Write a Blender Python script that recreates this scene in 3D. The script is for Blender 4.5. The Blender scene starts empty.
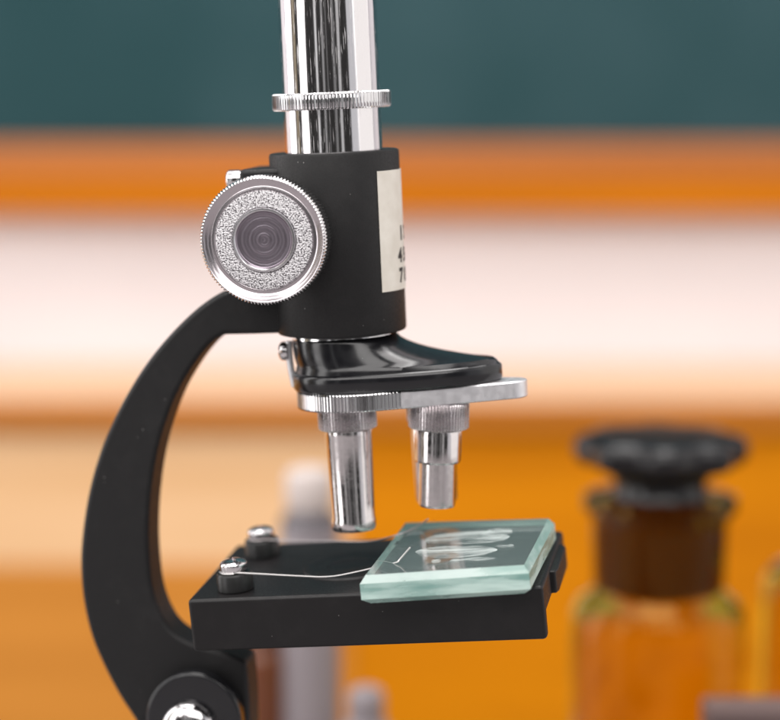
import bpy, bmesh, math, random
from mathutils import Vector, Matrix
random.seed(7)
PI = math.pi
R = math.radians
S = 0.0002            # one modelling unit is 0.2 mm
sc = bpy.context.scene
COL = sc.collection

# ------------------------------------------------------------------ camera frame
F = 2100.0
PITCH = math.atan(270 / F)
CR = Vector((1, 0, 0))
CU = Vector((0, math.sin(PITCH), math.cos(PITCH)))
CF = Vector((0, math.cos(PITCH), -math.sin(PITCH)))
CAM = -(CR * -52 + CU * 120 + CF * F)

def ray(px, py):
    return CR * ((px - 390) / F) + CU * ((360 - py) / F) + CF

M = Matrix.Rotation(R(-2.5), 3, 'Y') @ Matrix.Rotation(R(-9), 3, 'Z')     # microscope frame
MT = M.transposed()

def loc(px, py, yl=0.0, fr=None, o=None):
    """real x, z where the sight line meets the plane y = yl of a frame"""
    fr = fr if fr is not None else M
    o = o if o is not None else Vector((0, 0, 0))
    c = fr.transposed() @ (CAM - o)
    d = fr.transposed() @ ray(px, py)
    p = c + d * ((yl - c.y) / d.y)
    return p.x, p.z

def locz(px, py, zl, fr, o):
    c = fr.transposed() @ (CAM - o)
    d = fr.transposed() @ ray(px, py)
    p = c + d * ((zl - c.z) / d.z)
    return p.x, p.y

def wpt(px, py, Y):
    d = ray(px, py)
    return CAM + d * ((Y - CAM.y) / d.y)

# ------------------------------------------------------------------ materials
def mat(name, base, rough=0.5, metal=0.0, **kw):
    m = bpy.data.materials.new(name)
    m.use_nodes = True
    b = m.node_tree.nodes['Principled BSDF']
    b.inputs['Base Color'].default_value = (*base, 1)
    b.inputs['Roughness'].default_value = rough
    b.inputs['Metallic'].default_value = metal
    for k, v in kw.items():
        b.inputs[k].default_value = v
    return m

def nodes(m):
    return m.node_tree.nodes, m.node_tree.links, m.node_tree.nodes['Principled BSDF']

def add_noise(m, scale, bump=0.0, rough=None, stretch=(1, 1, 1), detail=4, col=None, dist=0.0002, ramp=(0.35, 0.65)):
    n, l, b = nodes(m)
    tc = n.new('ShaderNodeTexCoord'); mp = n.new('ShaderNodeMapping')
    mp.inputs['Scale'].default_value = stretch
    nz = n.new('ShaderNodeTexNoise')
    nz.inputs['Scale'].default_value = scale
    nz.inputs['Detail'].default_value = detail
    l.new(tc.outputs['Object'], mp.inputs['Vector']); l.new(mp.outputs['Vector'], nz.inputs['Vector'])
    if bump:
        bp = n.new('ShaderNodeBump'); bp.inputs['Strength'].default_value = bump; bp.inputs['Distance'].default_value = dist
        l.new(nz.outputs['Fac'], bp.inputs['Height'])
        l.new(bp.outputs['Normal'], b.inputs['Normal'])
    if rough:
        mr = n.new('ShaderNodeMapRange')
        mr.inputs['From Min'].default_value = ramp[0]; mr.inputs['From Max'].default_value = ramp[1]
        mr.inputs['To Min'].default_value = rough[0]; mr.inputs['To Max'].default_value = rough[1]
        l.new(nz.outputs['Fac'], mr.inputs['Value']); l.new(mr.outputs['Result'], b.inputs['Roughness'])
    if col:
        cr = n.new('ShaderNodeValToRGB')
        cr.color_ramp.elements[0].position = ramp[0]; cr.color_ramp.elements[1].position = ramp[1]
        cr.color_ramp.elements[0].color = (*col[0], 1); cr.color_ramp.elements[1].color = (*col[1], 1)
        l.new(nz.outputs['Fac'], cr.inputs['Fac']); l.new(cr.outputs['Color'], b.inputs['Base Color'])
    return m

BLACK = add_noise(mat('satin_black_paint', (.0065, .006, .0065), .5, **{'Specular IOR Level': .42}), 2600, bump=.3, rough=(.46, .62), dist=.00006)
STAGEM = add_noise(mat('stage_black', (.008, .007, .0075), .4, **{'Specular IOR Level': .38}), 2000, bump=.06, rough=(.36, .5), dist=.00004)
GLOSS = add_noise(mat('gloss_black', (.007, .007, .009), .2, **{'Coat Weight': .25, 'Coat Roughness': .12}), 500, rough=(.18, .26))
WIRE = mat('bright_spring_wire', (.72, .70, .69), .34, .8)
def dust(m, cells, size, amount, col=(.30, .29, .28)):
    n, l, b = nodes(m)
    base = tuple(b.inputs['Base Color'].default_value)
    tc = n.new('ShaderNodeTexCoord'); v = n.new('ShaderNodeTexVoronoi'); v.inputs['Scale'].default_value = cells
    l.new(tc.outputs['Object'], v.inputs['Vector'])
    lt = n.new('ShaderNodeMath'); lt.operation = 'LESS_THAN'; lt.inputs[1].default_value = size
    l.new(v.outputs['Distance'], lt.inputs[0])
    sx = n.new('ShaderNodeSeparateXYZ'); l.new(v.outputs['Color'], sx.inputs[0])
    gt = n.new('ShaderNodeMath'); gt.operation = 'LESS_THAN'; gt.inputs[1].default_value = amount
    l.new(sx.outputs[0], gt.inputs[0])
    mu = n.new('ShaderNodeMath'); mu.operation = 'MULTIPLY'; l.new(lt.outputs[0], mu.inputs[0]); l.new(gt.outputs[0], mu.inputs[1])
    # scuffs: broad faint lighter film
    nz = n.new('ShaderNodeTexNoise'); nz.inputs['Scale'].default_value = 95; nz.inputs['Detail'].default_value = 7; nz.inputs['Roughness'].default_value = .7
    l.new(tc.outputs['Object'], nz.inputs['Vector'])
    mr = n.new('ShaderNodeMapRange'); mr.inputs['From Min'].default_value = .5; mr.inputs['From Max'].default_value = .8
    mr.inputs['To Min'].default_value = 0; mr.inputs['To Max'].default_value = .05
    l.new(nz.outputs['Fac'], mr.inputs['Value'])
    mx = n.new('ShaderNodeMath'); mx.operation = 'MAXIMUM'; l.new(mu.outputs[0], mx.inputs[0]); l.new(mr.outputs['Result'], mx.inputs[1])
    mix = n.new('ShaderNodeMixRGB'); mix.inputs['Color1'].default_value = base; mix.inputs['Color2'].default_value = (*col, 1)
    l.new(mx.outputs[0], mix.inputs['Fac']); l.new(mix.outputs['Color'], b.inputs['Base Color'])
dust(BLACK, 800, .10, .05, (.18, .17, .165)); dust(STAGEM, 800, .09, .05, (.16, .15, .15)); dust(GLOSS, 700, .08, .05, (.16, .16, .16))
DARKWIRE = mat('dull_spring_wire', (.5, .46, .46), .4, .9)
RUBBER = mat('black_plastic', (.008, .008, .008), .38)

def chrome_mat():
    m = mat('scratched_chrome', (.78, .755, .765), .07, 1.0)
    n, l, b = nodes(m)
    tc = n.new('ShaderNodeTexCoord'); mp = n.new('ShaderNodeMapping')
    mp.inputs['Scale'].default_value = (1, 1, .035); mp.inputs['Rotation'].default_value = (.35, .22, 0)
    v = n.new('ShaderNodeTexNoise'); v.inputs['Scale'].default_value = 5200; v.inputs['Detail'].default_value = 4
    l.new(tc.outputs['Object'], mp.inputs['Vector']); l.new(mp.outputs['Vector'], v.inputs['Vector'])
    mr = n.new('ShaderNodeMapRange')
    mr.inputs['From Min'].default_value = .58; mr.inputs['From Max'].default_value = .70
    mr.inputs['To Min'].default_value = .085; mr.inputs['To Max'].default_value = .45
    l.new(v.outputs['Fac'], mr.inputs['Value']); l.new(mr.outputs['Result'], b.inputs['Roughness'])
    w = n.new('ShaderNodeTexNoise'); w.inputs['Scale'].default_value = 420; w.inputs['Detail'].default_value = 3
    l.new(mp.outputs['Vector'], w.inputs['Vector'])
    bp = n.new('ShaderNodeBump'); bp.inputs['Strength'].default_value = .10; bp.inputs['Distance'].default_value = .0001
    l.new(w.outputs['Fac'], bp.inputs['Height']); l.new(bp.outputs['Normal'], b.inputs['Normal'])
    return m
CHROME = chrome_mat()
CHROME2 = add_noise(mat('objective_chrome', (.72, .68, .68), .09, 1.0), 700, bump=.05, rough=(.07, .2), dist=.00008)
SATIN = add_noise(mat('satin_nickel', (.60, .56, .57), .24, 1.0), 900, rough=(.2, .34))
KNURL = mat('knurled_nickel', (.84, .83, .84), .13, 1.0)
PLATE = add_noise(mat('turret_aluminium', (.80, .79, .81), .38, .85), 700, bump=.05, rough=(.34, .5), dist=.00006)
GRAIN = add_noise(mat('sandblasted_metal', (.7, .68, .7), .35, .75), 3400, bump=1.0, rough=(.28, .5), detail=2, dist=.0003,
                  col=((.10, .09, .10), (.90, .88, .90)), ramp=(.38, .56))

def turned_mat(name, base, rough, scale, strength):
    m = mat(name, base, rough, 1.0)
    n, l, b = nodes(m)
    tc = n.new('ShaderNodeTexCoord'); wv = n.new('ShaderNodeTexWave')
    wv.wave_type = 'RINGS'; wv.rings_direction = 'Z'
    wv.inputs['Scale'].default_value = scale; wv.inputs['Distortion'].default_value = 1.2
    wv.inputs['Detail'].default_value = 2; wv.inputs['Detail Scale'].default_value = 2
    bp = n.new('ShaderNodeBump'); bp.inputs['Strength'].default_value = strength; bp.inputs['Distance'].default_value = .00012
    l.new(tc.outputs['Object'], wv.inputs['Vector']); l.new(wv.outputs['Fac'], bp.inputs['Height'])
    l.new(bp.outputs['Normal'], b.inputs['Normal'])
    return m
TURNED = turned_mat('turned_metal', (.34, .295, .34), .32, 420, .25)
RIMP = turned_mat('polished_inner_rim', (.74, .72, .74), .24, 500, .1)
RIMM = turned_mat('machined_rim', (.60, .55, .575), .24, 500, .10)
PAPER = add_noise(mat('label_paper', (.74, .71, .67), .6), 260, bump=.05, col=((.72, .67, .59), (.80, .755, .68)), dist=.0002)
INK = mat('printed_ink', (.012, .012, .014), .6)

GLASS = mat('slide_glass', (.80, .90, .87), .03, **{'Transmission Weight': .93, 'IOR': 1.5})
EDGE = add_noise(mat('ground_glass_edge', (.44, .66, .60), .28, **{'Transmission Weight': .25, 'IOR': 1.5}), 240, bump=.25, stretch=(.25, .25, 1.6),
                 col=((.24, .43, .39), (.66, .86, .80)), rough=(.2, .4), dist=.0003, ramp=(.38, .62))
CHAMF = add_noise(mat('polished_glass_chamfer', (.74, .90, .86), .2, **{'Transmission Weight': .45, 'IOR': 1.5}), 300, bump=.15, stretch=(.3, .3, 1),
                  col=((.36, .55, .50), (.72, .86, .82)), rough=(.15, .35), ramp=(.36, .6))
GLINTM = mat('slide_reflection', (.82, .90, .88), .3)  # pale colour stands in for the objectives' reflections on the glass
def veil(m):  # breaks the painted reflections into uneven streaks
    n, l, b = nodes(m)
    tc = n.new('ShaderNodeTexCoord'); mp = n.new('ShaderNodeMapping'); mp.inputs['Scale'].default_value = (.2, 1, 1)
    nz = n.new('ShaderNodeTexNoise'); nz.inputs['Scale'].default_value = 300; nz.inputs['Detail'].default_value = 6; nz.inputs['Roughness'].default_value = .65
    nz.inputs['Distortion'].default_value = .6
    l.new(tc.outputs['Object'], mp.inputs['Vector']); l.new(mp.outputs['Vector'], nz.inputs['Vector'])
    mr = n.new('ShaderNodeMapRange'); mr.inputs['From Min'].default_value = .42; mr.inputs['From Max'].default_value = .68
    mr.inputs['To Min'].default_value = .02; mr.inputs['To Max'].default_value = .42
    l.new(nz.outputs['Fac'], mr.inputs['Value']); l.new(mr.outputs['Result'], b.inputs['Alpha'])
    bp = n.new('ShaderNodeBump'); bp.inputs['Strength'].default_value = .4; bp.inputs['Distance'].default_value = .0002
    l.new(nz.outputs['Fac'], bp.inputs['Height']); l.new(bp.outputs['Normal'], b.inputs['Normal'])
veil(GLINTM)
AMBER = mat('amber_glass', (.80, .57, .05), .02, **{'Transmission Weight': 1.0, 'IOR': 1.45, 'Specular Tint': (1, .68, .22, 1)})
BROWNG = mat('dark_brown_ground_glass', (.10, .026, .012), .6, **{'Specular IOR Level': .05})
STOP = mat('black_stopper_plastic', (.006, .005, .006), .26)
FROST = mat('frosted_lilac_glass', (.33, .29, .31), .4, **{'Transmission Weight': .2})
WHITECAP = mat('white_plastic_cap', (.60, .52, .49), .5)
DARKCAP = mat('dark_grey_collar', (.10, .09, .10), .4)
BROWNV = mat('brown_vial_glass', (.14, .042, .016), .22)
TAGM = mat('grey_label_paper', (.13, .085, .08), .6)

def wood(name, dark, light, rough, scale=9, stretch=(.6, 6, 6)):
    m = mat(name, light, rough)
    add_noise(m, scale, bump=.03, stretch=stretch, detail=6, col=(dark, light), dist=.0005, ramp=(.3, .7))
    return m
TABLEM = add_noise(mat('grey_laminate_table', (.24, .225, .23), .45), 60, col=((.21, .195, .20), (.27, .255, .26)), rough=(.4, .55))
LOWERW = wood('light_orange_board', (.62, .225, .020), (.74, .285, .034), .65)
TOPW = wood('peach_wall_reflection', (.66, .40, .22), (.74, .47, .28), .45)  # peach colour stands in for the white wall mirrored in the top
RAILW = wood('orange_wood_frame', (.40, .125, .022), (.48, .16, .030), .6)
RAILV = wood('vivid_orange_ledge', (.46, .135, .0), (.56, .172, .0), .6)
RAILV.node_tree.nodes['Principled BSDF'].inputs['Specular IOR Level'].default_value = .15
PANELW = wood('deep_orange_panel', (.60, .185, .0), (.78, .262, .0), .7)
EDGEW = wood('dark_orange_edge', (.46, .14, .006), (.56, .18, .010), .5)
GLAREW = wood('peach_glare_board', (.86, .51, .25), (.95, .60, .33), .5)  # pale colour stands in for glare on the orange wood
WALLM = add_noise(mat('white_wall_paint', (.72, .70, .735), .85), 5, col=((.70, .675, .71), (.745, .725, .76)))
BOARDM = add_noise(mat('green_chalkboard', (.03, .08, .1), .85, **{'Specular IOR Level': .12}), 7, col=((.021, .060, .068), (.038, .083, .095)), detail=5)
PANELW.node_tree.nodes['Principled BSDF'].inputs['Specular IOR Level'].default_value = .15
FLOORM = mat('grey_floor', (.3, .28, .26), .6)

# ------------------------------------------------------------------ geometry helpers (all in units)
class G:
    def __init__(s): s.v = []; s.f = []; s.m = []
    def loft(s, rings, cap0=True, cap1=True, mats=None, closed=True, capm=(0, 0)):
        b = len(s.v); n = len(rings[0])
        for r in rings: s.v += [Vector(p) for p in r]
        for i in range(len(rings) - 1):
            for j in range(n if closed else n - 1):
                k = (j + 1) % n
                s.f.append((b + i*n + j, b + i*n + k, b + (i+1)*n + k, b + (i+1)*n + j))
                s.m.append(mats[i] if mats else 0)
        if cap0: s.f.append(tuple(b + j for j in reversed(range(n)))); s.m.append(capm[0])
        if cap1: s.f.append(tuple(b + (len(rings)-1)*n + j for j in range(n))); s.m.append(capm[1])
        return s
    def lathe(s, prof, seg=96, cap0=True, cap1=True, mats=None):
        return s.loft([[(r*math.cos(2*PI*j/seg), r*math.sin(2*PI*j/seg), z) for j in range(seg)] for r, z in prof], cap0, cap1, mats)
    def gear(s, r, depth, n, z0, z1, ch=1.5, rin=None, sharp=.5):
        rad = []
        for j in range(n):
            a0 = 2*PI*j/n; st = 2*PI/n
            for q, rr in ((0, r-depth), (.18, r-depth), (.5, r), (.72, r)):
                rad.append((a0 + q*st, rr))
        ring = lambda z, off: [((rr-off)*math.cos(a), (rr-off)*math.sin(a), z) for a, rr in rad]
        flat = lambda z, q: [(q*math.cos(a), q*math.sin(a), z) for a, rr in rad]
        return s.loft([flat(z0, r-depth-ch), ring(z0+.2, ch), ring(z0+ch, 0), ring(z1-ch, 0), ring(z1-.2, ch), flat(z1, r-depth-ch)])
    def prism(s, pts, y0, y1):
        """outline in x,z pushed along y"""
        return s.loft([[(x, y0, z) for x, z in pts], [(x, y1, z) for x, z in pts]])
    def slab(s, pts, z0, z1):
        return s.loft([[(x, y, z0) for x, y in pts], [(x, y, z1) for x, y in pts]])
    def box(s, a, b):
        return s.slab([(a[0], a[1]), (b[0], a[1]), (b[0], b[1]), (a[0], b[1])], a[2], b[2])
    def tube(s, pts, r, seg=8):
        pts = [Vector(p) for p in pts]; rings = []
        up = Vector((0, 1, 0))
        for i, p in enumerate(pts):
            t = (pts[min(i+1, len(pts)-1)] - pts[max(i-1, 0)]).normalized()
            a = t.cross(up).normalized(); b = t.cross(a)
            rings.append([p + (a*math.cos(2*PI*j/seg) + b*math.sin(2*PI*j/seg))*r for j in range(seg)])
        return s.loft(rings)
    def xf(s, mtx):
        s.v = [mtx @ v for v in s.v]; return s
    def join(s, o):
        b = len(s.v); s.v += o.v; s.f += [tuple(i+b for i in f) for f in o.f]; s.m += o.m; return s

def build(name, g, mats, parent=None, bevel=0, seg=3, angle=35, off=Vector((0, 0, 0)), pos=None, fr=None, post=None):
    """one mesh object; off = units subtracted (thing's base); pos/fr = own origin and axes inside the thing"""
    me = bpy.data.meshes.new(name)
    me.from_pydata([tuple(v * S) for v in g.v], [], g.f)
    mats = mats if isinstance(mats, (list, tuple)) else [mats]
    for m in mats: me.materials.append(m)
    me.polygons.foreach_set('material_index', g.m)
    bm = bmesh.new(); bm.from_mesh(me)
    bmesh.ops.remove_doubles(bm, verts=bm.verts, dist=1e-8)
    bmesh.ops.recalc_face_normals(bm, faces=bm.faces)
    if post: post(bm)
    bm.to_mesh(me); bm.free()
    me.polygons.foreach_set('use_smooth', [True]*len(me.polygons))
    me.set_sharp_from_angle(angle=R(angle))
    o = bpy.data.objects.new(name, me); COL.objects.link(o)
    if parent: o.parent = parent
    p = (pos if pos is not None else Vector((0, 0, 0))) - off
    mx = Matrix.Translation(p * S)
    if fr is not None: mx = mx @ fr.to_4x4()
    o.matrix_basis = mx
    if bevel:
        b = o.modifiers.new('bevel', 'BEVEL'); b.width = bevel*S; b.segments = seg
        b.limit_method = 'ANGLE'; b.angle_limit = R(40); b.harden_normals = True
    return o

def tag(o, label, cat, group=None):
    o['label'] = label; o['category'] = cat
    if group: o['group'] = group
    return o

def thing(name, label, cat, at, fr=None, group=None):
    o = bpy.data.objects.new(name, None); COL.objects.link(o)
    mx = Matrix.Translation(at * S)
    if fr is not None: mx = mx @ fr.to_4x4()
    o.matrix_basis = mx; o.empty_display_size = .01
    return tag(o, label, cat, group)

def struct(name, g, m, **kw):
    o = build(name, g, m, **kw); o['kind'] = 'structure'; return o

def smooth_path(pts, n=8):
    """Catmull-Rom through points"""
    P = [Vector(p) for p in pts]; out = []
    for i in range(len(P)-1):
        a, b, c, d = P[max(i-1, 0)], P[i], P[i+1], P[min(i+2, len(P)-1)]
        for k in range(n):
            t = k/n
            out.append(.5*((2*b) + (c-a)*t + (2*a-5*b+4*c-d)*t*t + (3*b-a-3*c+d)*t**3))
    out.append(P[-1]); return out

def slot_post(w, depth, zmin, cross=False):
    def f(bm):
        for ax in ((0, 1) if cross else (0,)):
            n = Vector((1, 0, 0)) if ax == 0 else Vector((0, 1, 0))
            for s_ in (-w, w):
                bmesh.ops.bisect_plane(bm, geom=bm.verts[:] + bm.edges[:] + bm.faces[:], plane_co=n*s_*S, plane_no=n, dist=1e-9)
        fs = []
        for q in bm.faces:
            c = q.calc_center_median()
            if c.z > zmin*S and (abs(c.x) < w*S or (cross and abs(c.y) < w*S)): fs.append(q)
        r = bmesh.ops.extrude_face_region(bm, geom=fs)
        vs = [e for e in r['geom'] if isinstance(e, bmesh.types.BMVert)]
        bmesh.ops.translate(bm, verts=vs, vec=(0, 0, -depth*S))
        bmesh.ops.delete(bm, geom=fs, context='FACES_ONLY')
    return f

def dome(r, h, skirt, n=10, seg=48):
    prof = [(r*.96, 0), (r, skirt*.3), (r, skirt)]
    for i in range(1, n+1):
        a = PI/2*i/n
        prof.append((max(r*math.cos(a), .01), skirt + h*math.sin(a)))
    return G().lathe(prof, seg)

def hull(a, ra, b, rb, n=160):
    """teardrop outline: big circle at x=a, small one at x=b"""
    out = []
    for j in range(n):
        t = 2*PI*j/n; c, s_ = math.cos(t), math.sin(t)
        if a*c + ra >= b*c + rb: out.append((a + ra*c, ra*s_))
        else: out.append((b + rb*c, rb*s_))
    return out

def resample(pts, step):
    L = [0]; P = [Vector(p) for p in pts] + [Vector(pts[0])]
    for i in range(1, len(P)): L.append(L[-1] + (P[i]-P[i-1]).length)
    n = int(L[-1]/step); n -= n % 4; out = []; k = 0
    for j in range(n):
        d = L[-1]*j/n
        while L[k+1] < d: k += 1
        t = (d-L[k])/max(L[k+1]-L[k], 1e-9); out.append(P[k].lerp(P[k+1], t))
    return out

# ------------------------------------------------------------------ the setting
TZ = CAM.z - 985                       # table height
def yd(px, py, Yd): return wpt(px, py, CAM.y + Yd)
EDGEY = CAM.y + 3120                          # far edge of the table
g = G().box((-3000, CAM.y-1500, TZ-110), (3200, EDGEY, TZ))
struct('table', g, TABLEM, bevel=6)
FLZ = TZ - 3700
struct('floor', G().box((-9000, -9000, FLZ-50), (9000, 9000, FLZ)), FLOORM)
WD = 5400
WY = CAM.y + WD
struct('classroom_wall', G().box((-9000, WY, FLZ), (9000, WY+300, FLZ+13000)), WALLM)
cb = thing('chalkboard', 'dark green chalkboard in an orange wooden frame on the white wall', 'chalkboard', Vector((0, WY, yd(0, 142, WD).z)))
z_top = yd(0, 142, WD).z; z_bot = yd(0, 213, WD).z
o_ = Vector((0, WY, z_top))
build('writing_board', G().box((-3000, WY-20, z_top), (3000, WY-1, z_top+4600)), BOARDM, cb, off=o_)
z_mid = yd(0, 176, WD).z
build('wooden_rail', G().box((-3100, WY-60, z_mid+2), (3100, WY-1, z_top-2)), RAILW, cb, bevel=8, off=o_)
build('chalk_ledge', G().box((-3100, WY-90, z_bot), (3100, WY-1, z_mid)), RAILV, cb, bevel=10, off=o_)
build('wooden_rail', G().box((-3100, WY-60, z_top+4602), (3100, WY-1, z_top+4800)), RAILW, cb, bevel=8, off=o_)

# low wooden cabinet in front of the wall
CY = CAM.y + 4700
ct, cb_ = yd(0, 402, 4700).z, yd(0, 428, 4700).z
cab = thing('wooden_cabinet', 'long low orange wooden cabinet with peach glare painted on its left, below the chalkboard', 'cabinet', Vector((0, CY, FLZ)))
o_ = Vector((0, CY, FLZ))
xs = yd(350, 500, 4700).x
build('cabinet_body', G().box((xs, CY+20, FLZ), (5200, WY-20, cb_-2)).join(G().box((-5200, CY+60, FLZ), (xs-2, WY-20, cb_-2))), PANELW, cab, off=o_)
build('cabinet_top', G().box((-5250, CY+14, cb_), (5250, WY-10, ct-1)), TOPW, cab, bevel=4, off=o_)
build('edge_strip', G().box((-5250, CY-6, cb_-6), (5250, CY+13, ct)), EDGEW, cab, bevel=5, off=o_)
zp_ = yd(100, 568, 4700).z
build('glare_panel', G().box((-5200, CY+22, zp_), (xs-4, CY+58, cb_-8)), GLAREW, cab, bevel=5, off=o_)  # glare on the cabinet front, built as a pale board
build('lower_panel', G().box((-5200, CY+18, FLZ+40), (xs-4, CY+58, zp_-3)), LOWERW, cab, bevel=5, off=o_)

# ------------------------------------------------------------------ the microscope
# base centre, in microscope axes
pvx, pvz = loc(193.5, 720, -45)
basew = Vector((-60, 0, TZ))
BASE = MT @ basew
ms = thing('microscope', 'black and chrome toy microscope on the orange table, a glass slide on its stage', 'microscope', basew, M)
def part(name, g, m, parent=None, **kw):
    if parent is None: return build(name, g, m, ms, off=BASE, **kw)
    return build(name, g, m, parent, **kw)
def sub(name, g, m, parent, pos=None, fr=None, ppos=Vector((0, 0, 0)), pfr=None, **kw):
    """child of a part; pos in microscope axes"""
    pos = pos if pos is not None else Vector((0, 0, 0))
    q = pos - ppos
    if pfr is not None:
        q = pfr.transposed() @ q
        fr = pfr.transposed() @ (fr if fr is not None else Matrix.Identity(3))
    return build(name, g, m, parent, pos=q, fr=fr, **kw)

# body tube sleeve
_, zt = loc(335, 151); _, zb = loc(342, 331)
RB = 64.8
prof = [(52, zb-1), (RB-2.5, zb), (RB-.8, zb+.8), (RB, zb+2.5), (RB, zt-3), (RB-.8, zt-.8), (RB-3, zt), (49.5, zt), (49.5, zt-8)]
body = part('body_sleeve', G().lathe(prof, 160), BLACK)
# chrome draw tube
_, ztop = loc(328, -190)
part('draw_tube', G().lathe([(48.6, zt-20), (48.6, ztop-3), (47, ztop), (40, ztop), (40, ztop-8)], 160), CHROME)
_, zr0 = loc(333, 109, 0); _, zr1 = loc(332, 92, 0)
part('knurled_ring', G().gear(58.8, 2.4, 100, zr0, zr1, 1.6), KNURL)
# eyepiece beyond the frame's top edge
part('eyepiece', G().lathe([(50, ztop-6), (58, ztop-4), (58, ztop+50), (54, ztop+58), (30, ztop+60)], 96), RUBBER)

# paper label round the sleeve
zl1, zl0 = loc(385, 171, -40)[1], loc(392, 292, -40)[1]
def rwrap(r, a, z): return (r*math.sin(a), -r*math.cos(a), z)
a0, a1 = R(49.5), R(128); n = 26
rings = []
for zz in (zl0, zl1):
    pass
outer = []; 
def lab_ring(r, inset):
    return [rwrap(r, a0 + inset + (a1-a0-2*inset)*i/n, zl0 + inset*60) for i in range(n+1)] + \
           [rwrap(r, a1 - inset - (a1-a0-2*inset)*i/n, zl1 - inset*60) for i in range(n+1)]
g = G()
nn = n+1
for r in (RB+.15, RB+.9):
    for zz in (zl0, zl1):
        g.v += [Vector(rwrap(r, a0 + (a1-a0)*i/n, zz)) for i in range(nn)]
def q(k, i): return k*nn + i
for i in range(n):
    g.f += [(q(2, i), q(2, i+1), q(3, i+1), q(3, i)), (q(0, i), q(1, i), q(1, i+1), q(0, i+1)),
            (q(0, i), q(0, i+1), q(2, i+1), q(2, i)), (q(1, i), q(3, i), q(3, i+1), q(1, i+1))]
g.f += [(q(0, 0), q(2, 0), q(3, 0), q(1, 0)), (q(0, n), q(1, n), q(3, n), q(2, n))]
g.m = [0]*len(g.f)
lab = part('paper_label', g, PAPER)

def text_mesh(body_, size):
    cu = bpy.data.curves.new('text', 'FONT'); cu.body = body_; cu.size = size; cu.offset = size*.045; cu.resolution_u = 5
    cu.extrude = 0
    ob = bpy.data.objects.new('text', cu); COL.objects.link(ob)
    dg = bpy.context.evaluated_depsgraph_get(); dg.update()
    me = bpy.data.meshes.new_from_object(ob.evaluated_get(dg))
    gg = G(); gg.v = [v.co.copy() for v in me.vertices]; gg.f = [tuple(p.vertices) for p in me.polygons]; gg.m = [0]*len(gg.f)
    bpy.data.objects.remove(ob); bpy.data.curves.remove(cu); bpy.data.meshes.remove(me)
    return gg
letters = G()
for txt, py, ax in (('1 2 3', 240, 78.5), ('4 5 6', 262, 74), ('7 8 9', 282, 74.5)):
    gg = text_mesh(txt, 19)
    zz = loc(402, py, -20)[1]
    gg.v = [Vector(rwrap(RB+1.2, R(ax) + v.x/RB, zz + v.y)) for v in gg.v]
    letters.join(gg)
build('lettering', letters, INK, lab)

# arm: C-shaped casting
TH = 24
outer = [(300, 284), (262, 283), (240, 286), (222, 292), (204, 303), (185, 319), (163, 342), (142, 369), (122, 402), (106, 435), (94, 469),
         (86, 503), (81, 540), (80, 570), (83, 603), (91, 637), (104, 668), (120, 698), (139, 728), (150, 760)]
inner = [(250, 760), (249, 700), (246, 662), (222, 652), (200, 646), (183, 639), (170, 629), (160, 613), (152.5, 590), (149, 560), (148, 530),
         (150, 495), (155, 460), (164, 425), (177, 392), (195, 362), (212, 342), (224, 335), (250, 334.5), (300, 333)]
def sm(pts, n=4):
    return [(p.x, p.y) for p in smooth_path([(x, y, 0) for x, y in pts], n)]
oo = sm(outer); ii = inner[:3] + sm(inner[3:18]) + inner[18:]
pts = [loc(x, y, -TH) for x, y in oo + ii]
arm = part('arm', G().prism(pts, -TH, TH), BLACK, bevel=5.5, seg=4, angle=50)

# focus knobs, pinion housing
FY = Matrix.Rotation(R(90), 3, 'X')          # local z -> -y
def knob(yf, flip):
    fr = FY if not flip else Matrix.Rotation(R(-90), 3, 'X')
    kx, kz = loc(262.5, 240.5, -112)
    pos = Vector((kx, yf, kz))
    g = G()
    N = 116; r, dp = 62.0, 1.3
    rad = []
    for j in range(N):
        for qq, rr in ((0, r-dp), (.2, r-dp), (.5, r), (.75, r)): rad.append((2*PI*(j+qq)/N, rr))
    ring = lambda z, o_: [((rr-o_)*math.cos(a), (rr-o_)*math.sin(a), z) for a, rr in rad]
    flat = lambda z, c: [(c*math.cos(a), c*math.sin(a), z) for a, rr in rad]
    g.loft([flat(-30, 20), flat(-30, 56), ring(-28.5, 1.5), ring(-26, 0), ring(-3, 0), ring(-.6, 1.4), flat(0, 59.0), flat(-.4, 58.2),
            flat(-5.6, 52.6), flat(-6.0, 51.6), flat(-5.6, 50.8), flat(-5.6, 48.2), flat(-6.2, 47.6), flat(-9, 30)],
           mats=[0]*6 + [1]*7)
    k = part('focus_knob', g, [KNURL, RIMM], pos=pos, fr=fr, angle=28)
    build('grained_face', G().lathe([(47.6, -9), (47.2, -5.9), (46.6, -5.7), (32, -5.7), (31.4, -6.5), (31.4, -9)], 128), GRAIN, k)
    build('knob_cap', G().lathe([(31.2, -9), (31.0, -4.8), (30.4, -4.0), (28.8, -3.8), (27.6, -4.6), (26.6, -6.4), (25.8, -6.8), (20.5, -6.8), (19.6, -6.62), (18.6, -6.8),
                                 (13.6, -7.0), (12.8, -6.82), (11.8, -7.0), (6.5, -7.1), (5.6, -6.9), (4.4, -7.0), (2, -7.2), (.05, -7.2)], 128,
                                mats=[1]*4 + [0]*13), [TURNED, RIMP], k)
    return k
knob(-112, False); knob(112, True)
kx, kz = loc(262.5, 240.5, -112)
part('knob_axle', G().lathe([(11, -92), (11, 92)], 32), CHROME, pos=Vector((kx, 0, kz)), fr=FY)
x0, z1 = loc(241, 169, -30); x1, z0 = loc(300, 300, -30)
part('pinion_housing', G().box((x0, -42, z0), (x1, 42, z1)), BLACK, bevel=5)
cx, cz = loc(233, 180, -20)
part('tension_screw', dome(10, 4, 12), CHROME, pos=Vector((cx+9, -20, cz)), fr=Matrix.Rotation(R(-90), 3, 'Y'))

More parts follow.
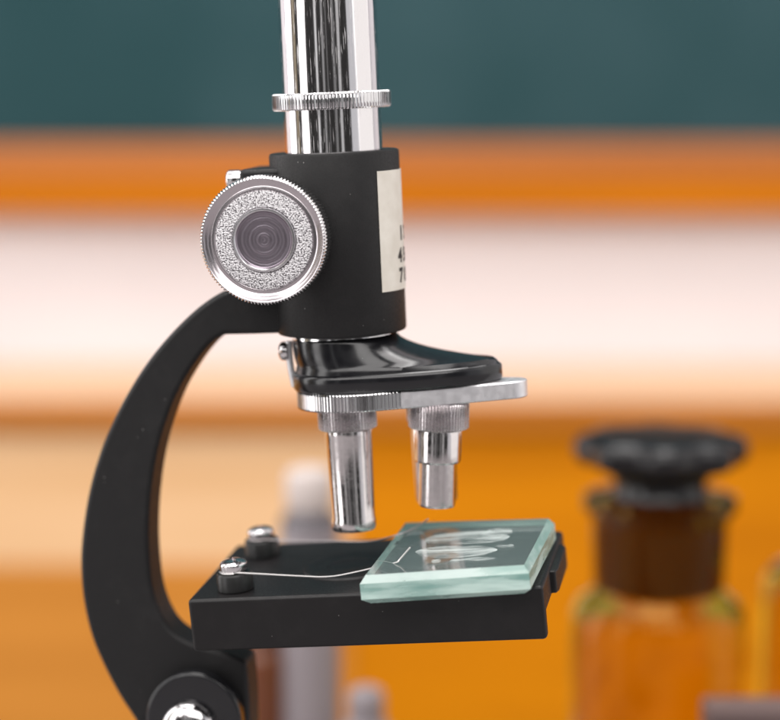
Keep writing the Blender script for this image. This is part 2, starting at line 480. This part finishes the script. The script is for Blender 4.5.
# nosepiece housing
zn = zb
rings = []
xn = 2.0
zf1 = loc(300, 377, -50)[1]; zf0 = loc(300, 394, -50)[1]
H = [(zn-3.0, 51, 53.5, 0.0), (zn-4.5, 52.4, 55.5, 0.0), (zn-8, 53, 59, .03), (zn-12, 53.4, 66, .08), (zn-16, 53.8, 76, .15), (zn-20, 54.3, 89, .25), (zn-24, 54.9, 105, .38), (zn-28, 55.5, 124, .55),
     (zn-31.5, 56.1, 141, .74), (zf1+6, 56.8, 152, .93), (zf1+3, 57.3, 155.5, 1), (zf1+1, 57.7, 156.5, 1), (zf1, 59.4, 158.2, 1), (zf1-1.5, 60.6, 159.6, 1), (zf1-4, 61, 160, 1), (zf0+3, 61, 160, 1), (zf0, 58.8, 157.8, 1)]
sl = .022
def nose_outline(ca, ra, tip, t, n=240):
    out = []
    for j in range(n):
        a = 2*PI*j/n; c, s_ = math.cos(a), math.sin(a)
        if c <= 0: out.append((ca + ra*c, ra*s_))
        else:
            e = 1 - .16*t
            out.append((ca + (tip-ca)*c**e, ra*(1 if s_ > 0 else -1)*abs(s_)**(1 + .25*t)))
    return out
for z, ra, tip, t in H:
    ca = xn + 7*min(1, t*1.4)
    rings.append([(x, y, z + sl*(x-xn)*t) for x, y in nose_outline(ca, ra, tip, t)])
nose = part('nosepiece', G().loft(list(reversed(rings))), GLOSS, angle=40)
build('bearing_ring', G().lathe([(50, zn-5.5), (51.3, zn-5), (51.3, zn-1), (50, zn+1)], 96), KNURL, nose)

# small screw and click spring on the left of the nosepiece
cx, cz = loc(290, 351, -12)
fl = Matrix.Rotation(R(-90), 3, 'Y')
clip = part('click_spring', G().tube(smooth_path([(cx-1, -12, cz+10), (cx-1, -12, cz-8), (cx+.5, -12, cz-22), (cx+3, -12, cz-36)]), 3.6, 8)
            .xf(Matrix.Identity(3)), PLATE, bevel=0)
build('spring_screw', dome(9.5, 5, 5), CHROME, clip, pos=Vector((cx-2, -12, cz)), fr=fl, post=slot_post(1.4, 2.5, 5.2))

# objective turret: teardrop plate, knurled on its round part
zp1 = zf0 - .5; zp0 = loc(360, 413, -62)[1]
ol = resample(hull(19, 67, 166, 18.5, 400), .93)
def offs(pts, dist):
    out = []; n = len(pts)
    for i, p in enumerate(pts):
        t = (pts[(i+1) % n] - pts[i-1]).normalized(); out.append(p - Vector((t.y, -t.x))*dist)
    return out
base_in = offs(ol, 2.8)
kn = [(b if (i % 4 in (0, 1)) else p) if p.x < 66 else p for i, (p, b) in enumerate(zip(ol, base_in))]
c1 = offs(kn, 1.2)
zz = lambda p, z: (p.x, p.y, z + sl*p.x)
tg = G().loft([[zz(p, zp0) for p in offs(ol, 4.3)], [zz(p, zp0+.3) for p in c1], [zz(p, zp0+1.5) for p in kn], [zz(p, zp1-1.5) for p in kn],
               [zz(p, zp1-.3) for p in c1], [zz(p, zp1) for p in offs(ol, 4.3)]])
for k_, f_ in enumerate(tg.f):
    if len(f_) == 4 and tg.v[f_[0]].x < 66 and tg.v[f_[1]].x < 66: tg.m[k_] = 1
tur = part('objective_turret', tg, [PLATE, KNURL], angle=28)

# objectives
def objective(px, py, yl, tilt, prof, kn_r, kn_h, nteeth, name='objective'):
    x, z = loc(px, py, yl)
    fr = Matrix.Rotation(R(tilt), 3, 'Y')
    o = part(name, G().lathe(prof, 96), CHROME2, pos=Vector((x, yl, z)), fr=fr, angle=25)
    build('knurled_collar', G().gear(kn_r, 1.5, nteeth, -kn_h, 7, 1.5), SATIN, o)
    return o
# z = 0 at the underside of the turret, tube points to -z
p1 = [(18, 2), (22, -14), (23.6, -16.5), (23.8, -18), (23.6, -21), (21.8, -105), (22.6, -108), (22.6, -115), (21.4, -118), (17, -119), (8, -118.6), (7.4, -116), (.05, -116)]
objective(347, 413, -20, -.9, p1, 29.5, 15.5, 56)
p2 = [(18, 2), (20, -19), (22.6, -21.5), (23.2, -24), (23, -52), (22, -54), (18.4, -54.6), (18.4, -97), (17.4, -99), (8, -99.4), (7.4, -97), (.05, -97)]
objective(439, 408, -16, 3.6, p2, 30.2, 20, 58)
p3 = [(18, 2), (20, -16), (22.6, -18), (23, -20), (21.4, -96), (20.4, -99), (8, -99.4), (7.4, -97), (.05, -97)]
objective(432, 405, 40, -.5, p3, 26.5, 16, 56)

# ------------------------------------------------------------------ stage
SF = Matrix.Rotation(R(-4.9), 3, 'Y') @ Matrix.Rotation(R(-10.5), 3, 'Z') @ Matrix.Rotation(R(3.0), 3, 'X')     # world axes of the stage
SO = wpt(187, 600, -88)                                                  # its front left top corner
SW = loc(544, 600, 0, SF, SO)[0]
SH = -loc(188, 652.5, 0, SF, SO)[1]
SD = 196
def spt(px, py, z): x, y = locz(px, py, z, SF, SO); return Vector((x, y, z))
sfr = MT @ SF
spos = MT @ SO
prof = [(0, 0), (SD, 0), (SD, -30), (14, -30), (14, -SH), (0, -SH)]
g = G().loft([[(x, y, z) for y, z in prof] for x in (0, SW)])
stage = part('stage', g, STAGEM, pos=spos, fr=sfr, bevel=4.2, seg=3)
build('stage_lug', G().slab([(SW-6, 62), (SW+5, 62), (SW+7, 70), (SW+7, 150), (SW+4, 158), (SW-6, 158)], -27, -4), STAGEM, stage, bevel=2)
hc = spt(352, 566, 0)
build('aperture_ring', G().lathe([(50, .1), (48.5, 2.0), (45, 2.4), (38, .8), (28, .5), (26, 1.2), (24, .4), (.05, .3)], 96), STAGEM, stage, pos=Vector((hc.x, hc.y, 0)))
# slotted clip screws on black posts, spring wires
def clip_set(px, py, wire, wr, wm):
    c = spt(px, py, 0)
    pp = build('clip_post', G().lathe([(17.5, .1), (18.2, 1), (17.6, 16), (16.4, 18), (12, 18.4)], 48), RUBBER, stage, pos=c)
    build('clip_screw', dome(13.6, 5, 6, n=9), CHROME, stage, pos=c + Vector((0, 0, 20.2)),
          fr=Matrix.Rotation(R(35), 3, 'Z'), post=slot_post(1.5, 3.2, 7.5, cross=True))
    w = [Vector((c.x + 14*math.cos(a), c.y + 14*math.sin(a), 19.4)) for a in (R(200), R(240), R(280), R(310))] + wire
    build('spring_wire', G().tube(smooth_path(w, 7), wr, 8), wm, stage)
GT = 29
fw = [spt(300, 576, 14), spt(330, 576.5, 13), spt(360, 571, 17), spt(380, 566, 22), spt(396, 562.5, GT+1.2), spt(400, 559, GT+4), spt(410, 547.5, GT+16)]
clip_set(236, 589, fw, .85, WIRE)
c2 = spt(263, 553, 0)
bw = [spt(300, 541, 16), spt(330, 541, 17), spt(370, 541, 19), spt(400, 534, GT+1.2), spt(418, 526, GT+2), spt(428, 519, GT+14)]
clip_set(263, 555, bw, .75, DARKWIRE)

# pivot: fork ears of the pillar, screw, base
def stad(cx, cz, r, zlow, n=40):
    return [(cx + r*math.cos(PI*j/n), cz + r*math.sin(PI*j/n)) for j in range(n+1)] + [(cx - r, zlow), (cx + r, zlow)]
tzl = TZ + 12
pil = G()
for y0, y1 in ((-46, -26), (26, 38)):
    pil.prism(stad(pvx, pvz, 50, tzl+60), y0, y1)
part('pillar', pil, GLOSS, bevel=4, seg=4)
px_, pz_ = loc(188.5, 729, -52)
part('pivot_screw', dome(28, 15, 5, n=14, seg=72), CHROME, pos=Vector((px_, -46.5, pz_)), fr=FY, post=slot_post(3, 6, 12))
bg = G()
bpts = [(math.cos(a)*1.0, math.sin(a)) for a in [2*PI*j/64 for j in range(64)]]
def bring(k, z): return [MT @ Vector((20 + (1 if c > 0 else -1)*abs(c)**.6*(205-k), (1 if s_ > 0 else -1)*abs(s_)**.6*(130-k), z)) for c, s_ in bpts]
bg.loft([bring(4, TZ+.5), bring(0, TZ+5), bring(0, TZ+28), bring(5, TZ+36), bring(20, TZ+40), bring(130, TZ+42)])
bx = MT @ Vector((0, 0, 0))
part('base', bg, BLACK)
part('pillar_block', G().prism([(pvx-48, pvz-75), (pvx+48, pvz-75), (pvx+52, pvz-125), (pvx-52, pvz-125)], -44, 44), BLACK, bevel=3)

# ------------------------------------------------------------------ glass slide on the stage
cor = [spt(359, 577, GT), spt(528.5, 566, GT), spt(554, 517, GT), spt(402, 521.5, GT)]
ctr = sum(cor, Vector()) / 4
P2 = [Vector((c.x-ctr.x, c.y-ctr.y)) for c in cor]
def inset(d):
    out = []
    n = 4
    for i in range(n):
        a, b, c = P2[i-1], P2[i], P2[(i+1) % n]
        u = (a-b).normalized(); v = (c-b).normalized()
        out.append(b + (u+v)*d)
    return out
r3 = lambda pts, z: [(p.x, p.y, z) for p in pts]
g = G().loft([r3(inset(7), .6), r3(inset(0), 6.5), r3(inset(0), GT-7), r3(inset(5), GT)], mats=[1, 1, 2], capm=(0, 0))
wpos = SO + SF @ Vector((ctr.x, ctr.y, 0))
sl_ = thing('glass_slide', 'thick pale green edged glass slide lying on the black microscope stage', 'glass slide', wpos, SF)
build('glass_plate', g, [GLASS, EDGE, CHAMF], sl_, angle=10)
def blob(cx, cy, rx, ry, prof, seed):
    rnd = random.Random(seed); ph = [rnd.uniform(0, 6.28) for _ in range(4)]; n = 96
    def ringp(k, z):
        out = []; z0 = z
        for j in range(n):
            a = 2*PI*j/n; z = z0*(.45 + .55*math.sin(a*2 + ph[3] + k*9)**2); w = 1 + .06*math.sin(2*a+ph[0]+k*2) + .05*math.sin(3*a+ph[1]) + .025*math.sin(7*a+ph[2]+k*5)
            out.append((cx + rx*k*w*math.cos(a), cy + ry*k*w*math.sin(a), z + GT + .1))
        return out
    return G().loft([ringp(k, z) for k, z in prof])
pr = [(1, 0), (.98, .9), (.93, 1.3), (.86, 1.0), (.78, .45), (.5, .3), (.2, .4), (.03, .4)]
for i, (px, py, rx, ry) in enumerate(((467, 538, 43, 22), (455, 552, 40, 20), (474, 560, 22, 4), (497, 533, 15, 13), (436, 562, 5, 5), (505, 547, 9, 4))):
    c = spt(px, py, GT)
    build('painted_reflection', blob(c.x-ctr.x, c.y-ctr.y, rx, ry, [(k, z + .12*i) for k, z in pr], i+3), GLINTM, sl_)  # reflection patches shaped and laid on the slide's top

# ------------------------------------------------------------------ reagent bottles and vials behind
def bottle(px, Yd, k, label, tagged, name='reagent_bottle', nk=1.0, lip=505):
    """k = units per photo unit; profile measured from the lip"""
    lipz = yd(px, lip, Yd).z
    c = yd(px, 505, Yd)
    at = Vector((c.x, c.y, TZ+.6))
    h = lipz - TZ
    t = thing(name, label, 'bottle', at, group='amber bottles with black stoppers')
    u = k
    zs = h - 100*u     # shoulder level
    outer = [(70*u, 0), (86*u, 3*u), (89*u, 8*u), (89*u, zs-16*u), (87*u, zs-6*u), (80*u, zs+3*u), (71*u*nk, zs+9*u), (66*u*nk, zs+16*u), (67*u*nk, zs+26*u),
             (69*u*nk, h-14*u), (74*u*nk, h-8*u), (79*u*nk, h-1*u), (78*u*nk, h+8*u), (72*u*nk, h+11*u), (61*u*nk, h+10*u)]
    build('glass_body', G().lathe(outer, 96), AMBER, t)
    s_ = build('stopper', G().lathe([(38*u*nk, zs+2*u), (45*u*nk, zs+5*u), (50*u*nk, h-8*u), (50*u*nk, h+7*u)], 64), BROWNG, t)
    def lob(r, z, amp=.06):
        r = r*nk
        return [(r*(1+amp*math.cos(8*a+.4))*math.cos(a), r*(1+amp*math.cos(8*a+.4))*math.sin(a), z) for a in [2*PI*j/144 for j in range(144)]]
    cap = [lob(54*u, h+7*u, 0), lob(50*u, h+12*u, 0), lob(47*u, h+20*u, 0), lob(48*u, h+28*u, .0), lob(60*u, h+37*u, .02), lob(76*u, h+42*u), lob(82*u, h+48*u), lob(84*u, h+56*u),
           lob(82.5*u, h+65*u), lob(77*u, h+71*u), lob(66*u, h+74*u), lob(40*u, h+75*u, .02), lob(4*u, h+75*u, 0)]
    build('stopper_knob', G().loft(cap), STOP, s_)
    if tagged:
        r = 89*u
        zl = yd(740, 697, Yd-80).z - TZ
        g = G(); aa = [R(-62 + 125*i/30) for i in range(31)]
        for rr in (r+.3, r+1.4):
            for z in (zl-90*u, zl): g.v += [Vector((rr*math.sin(a), -rr*math.cos(a), z)) for a in aa]
        nn = 31; qq = lambda k_, i: k_*nn+i
        for i in range(30):
            g.f += [(qq(2, i), qq(2, i+1), qq(3, i+1), qq(3, i)), (qq(0, i), qq(1, i), qq(1, i+1), qq(0, i+1)), (qq(1, i), qq(3, i), qq(3, i+1), qq(1, i+1)), (qq(0, i), qq(0, i+1), qq(2, i+1), qq(2, i))]
        g.m = [0]*len(g.f)
        build('paper_label', g, TAGM, t)
    return t
bottle(660, 2780, 2780/F, 'amber bottle with black lobed stopper standing right of the microscope', False)
# its neighbour, cut off by the picture's right edge
bottle(851, 2860, 2860/F, 'amber bottle at the far right, mostly cut off by the picture edge', False, nk=.62, lip=478)
# small pale box in front of the two bottles, bottom right corner
c0 = yd(708, 709, 2560); c1_ = yd(860, 709, 2560)
bt = tag(build('small_box', G().box((0, 0, 0), (c1_.x-c0.x, 60, c0.z-TZ-1)), TAGM, pos=Vector((c0.x, c0.y, TZ+.6)), bevel=5), 'small greyish pink box in the bottom right corner before the amber bottles', 'box')

def vial(px, pytop, Yd, r, label, bodym, capm, capr, caph, name, cat='vial'):
    c = yd(px, pytop, Yd); at = Vector((c.x, c.y, TZ+.6)); h = c.z - TZ
    t = thing(name, label, cat, at, group='small vials behind the stage')
    hb = h - caph
    build('vial_body', G().lathe([(r*.9, 0), (r, 4), (r, hb-30), (r*.95, hb-18), (r*.72, hb-8), (r*.7, hb)], 64), bodym, t)
    build('vial_cap', G().lathe([(capr*.95, hb+.5), (capr, hb+4), (capr, h-14), (capr*.9, h-5), (capr*.6, h), (.1, h+1)], 64), capm, t)
    return t
t = vial(309, 468, 3060, 45, 'grey vial with a white cap behind the microscope stage', FROST, WHITECAP, 36, 62, 'glass_vial')
h_ = yd(309, 468, 3060).z - TZ
build('dark_collar', G().lathe([(43.6, h_-180), (44, h_-176), (44, h_-80), (38, h_-70)], 64), DARKCAP, t)
vial(262, 615, 3060, 38, 'dark reddish brown vial behind the microscope arm, left of the grey vial', BROWNV, BROWNV, 30, 40, 'brown_vial')
vial(366, 688, 2900, 36, 'low vial with a rounded lilac cap, right of the grey vial', FROST, FROST, 26, 40, 'glass_vial')

# ------------------------------------------------------------------ light
w = bpy.data.worlds.new('World'); sc.world = w; w.use_nodes = True
w.node_tree.nodes['Background'].inputs['Color'].default_value = (1, .97, .95, 1)
w.node_tree.nodes['Background'].inputs['Strength'].default_value = .03
def area(name, at, target, sx, sy, power, col=(1, 1, 1)):
    l = bpy.data.lights.new(name, 'AREA'); l.shape = 'RECTANGLE'; l.size = sx; l.size_y = sy; l.energy = power; l.color = col
    o = bpy.data.objects.new(name, l); COL.objects.link(o)
    o.location = at; o.rotation_euler = (Vector(target) - Vector(at)).to_track_quat('-Z', 'Y').to_euler()
    return o
area('window_light', (1.40, -.05, .35), (0, 0, 0), 1.3, 2.1, 8.5, (1, .965, .94))
area('window_light', (1.15, -.78, .35), (0, 0, 0), .5, 2.1, 1.9, (.97, .97, 1))
area('strip_light', (-.95, -.45, .30), (0, 0, 0), .34, 1.5, 5, (1, .98, .97))
area('back_rim_light', (-1.3, .35, .35), (0, 0, 0), .5, 1.5, 7, (1, .98, .97))  # added lamp for the bright left rims, no window there
area('warm_stripe_fill', (-1.1, -.06, .30), (0, 0, 0), .16, 1.4, .22, (1, .82, .55))  # added lamp that puts a brown stripe into the chrome tube
area('ceiling_light', (0, -.05, 1.3), (0, .05, 0), .9, .7, 11, (1, .97, .95))
area('front_fill', (-.2, -1.15, 1.1), (0, .45, -.05), 2.3, 1.0, 25, (1, .97, .95))  # unseen fill added to brighten the knob face and cabinet front
area('wall_light', (0, .25, 1.35), (0, .62, -.05), 2.0, .35, 9, (1, .98, .97))
for x_, y_, w_, p_ in ((-.62, -1.1, .10, .30), (-.30, -1.25, .10, .12), (-.10, -1.3, .04, .03), (.24, -1.25, .12, .09), (.50, -1.15, .14, .28)):
    area('slim_chrome_strip', (x_, y_, .30), (0, 0, 0), w_, 1.3, p_)  # dim strips added near the camera to put stripes into the chrome

# ------------------------------------------------------------------ camera and render
cam = bpy.data.cameras.new('camera'); co = bpy.data.objects.new('camera', cam); COL.objects.link(co)
co.location = CAM * S
co.rotation_euler = (PI/2 - PITCH, 0, 0)
cam.sensor_width = 36; cam.lens = 36 * F / 780
cam.clip_start = .01; cam.clip_end = 50
cam.dof.use_dof = True; cam.dof.focus_distance = 2020 * S; cam.dof.aperture_fstop = 7.0; cam.dof.aperture_blades = 0
sc.camera = co
sc.render.engine = 'CYCLES'
sc.view_settings.view_transform = 'Standard'; sc.view_settings.look = 'None'; sc.view_settings.exposure = 0.16
sc.cycles.max_bounces = 12; sc.cycles.transmission_bounces = 10; sc.cycles.glossy_bounces = 6; sc.cycles.caustics_refractive = True
sc.render.resolution_x = 1024; sc.render.resolution_y = 945
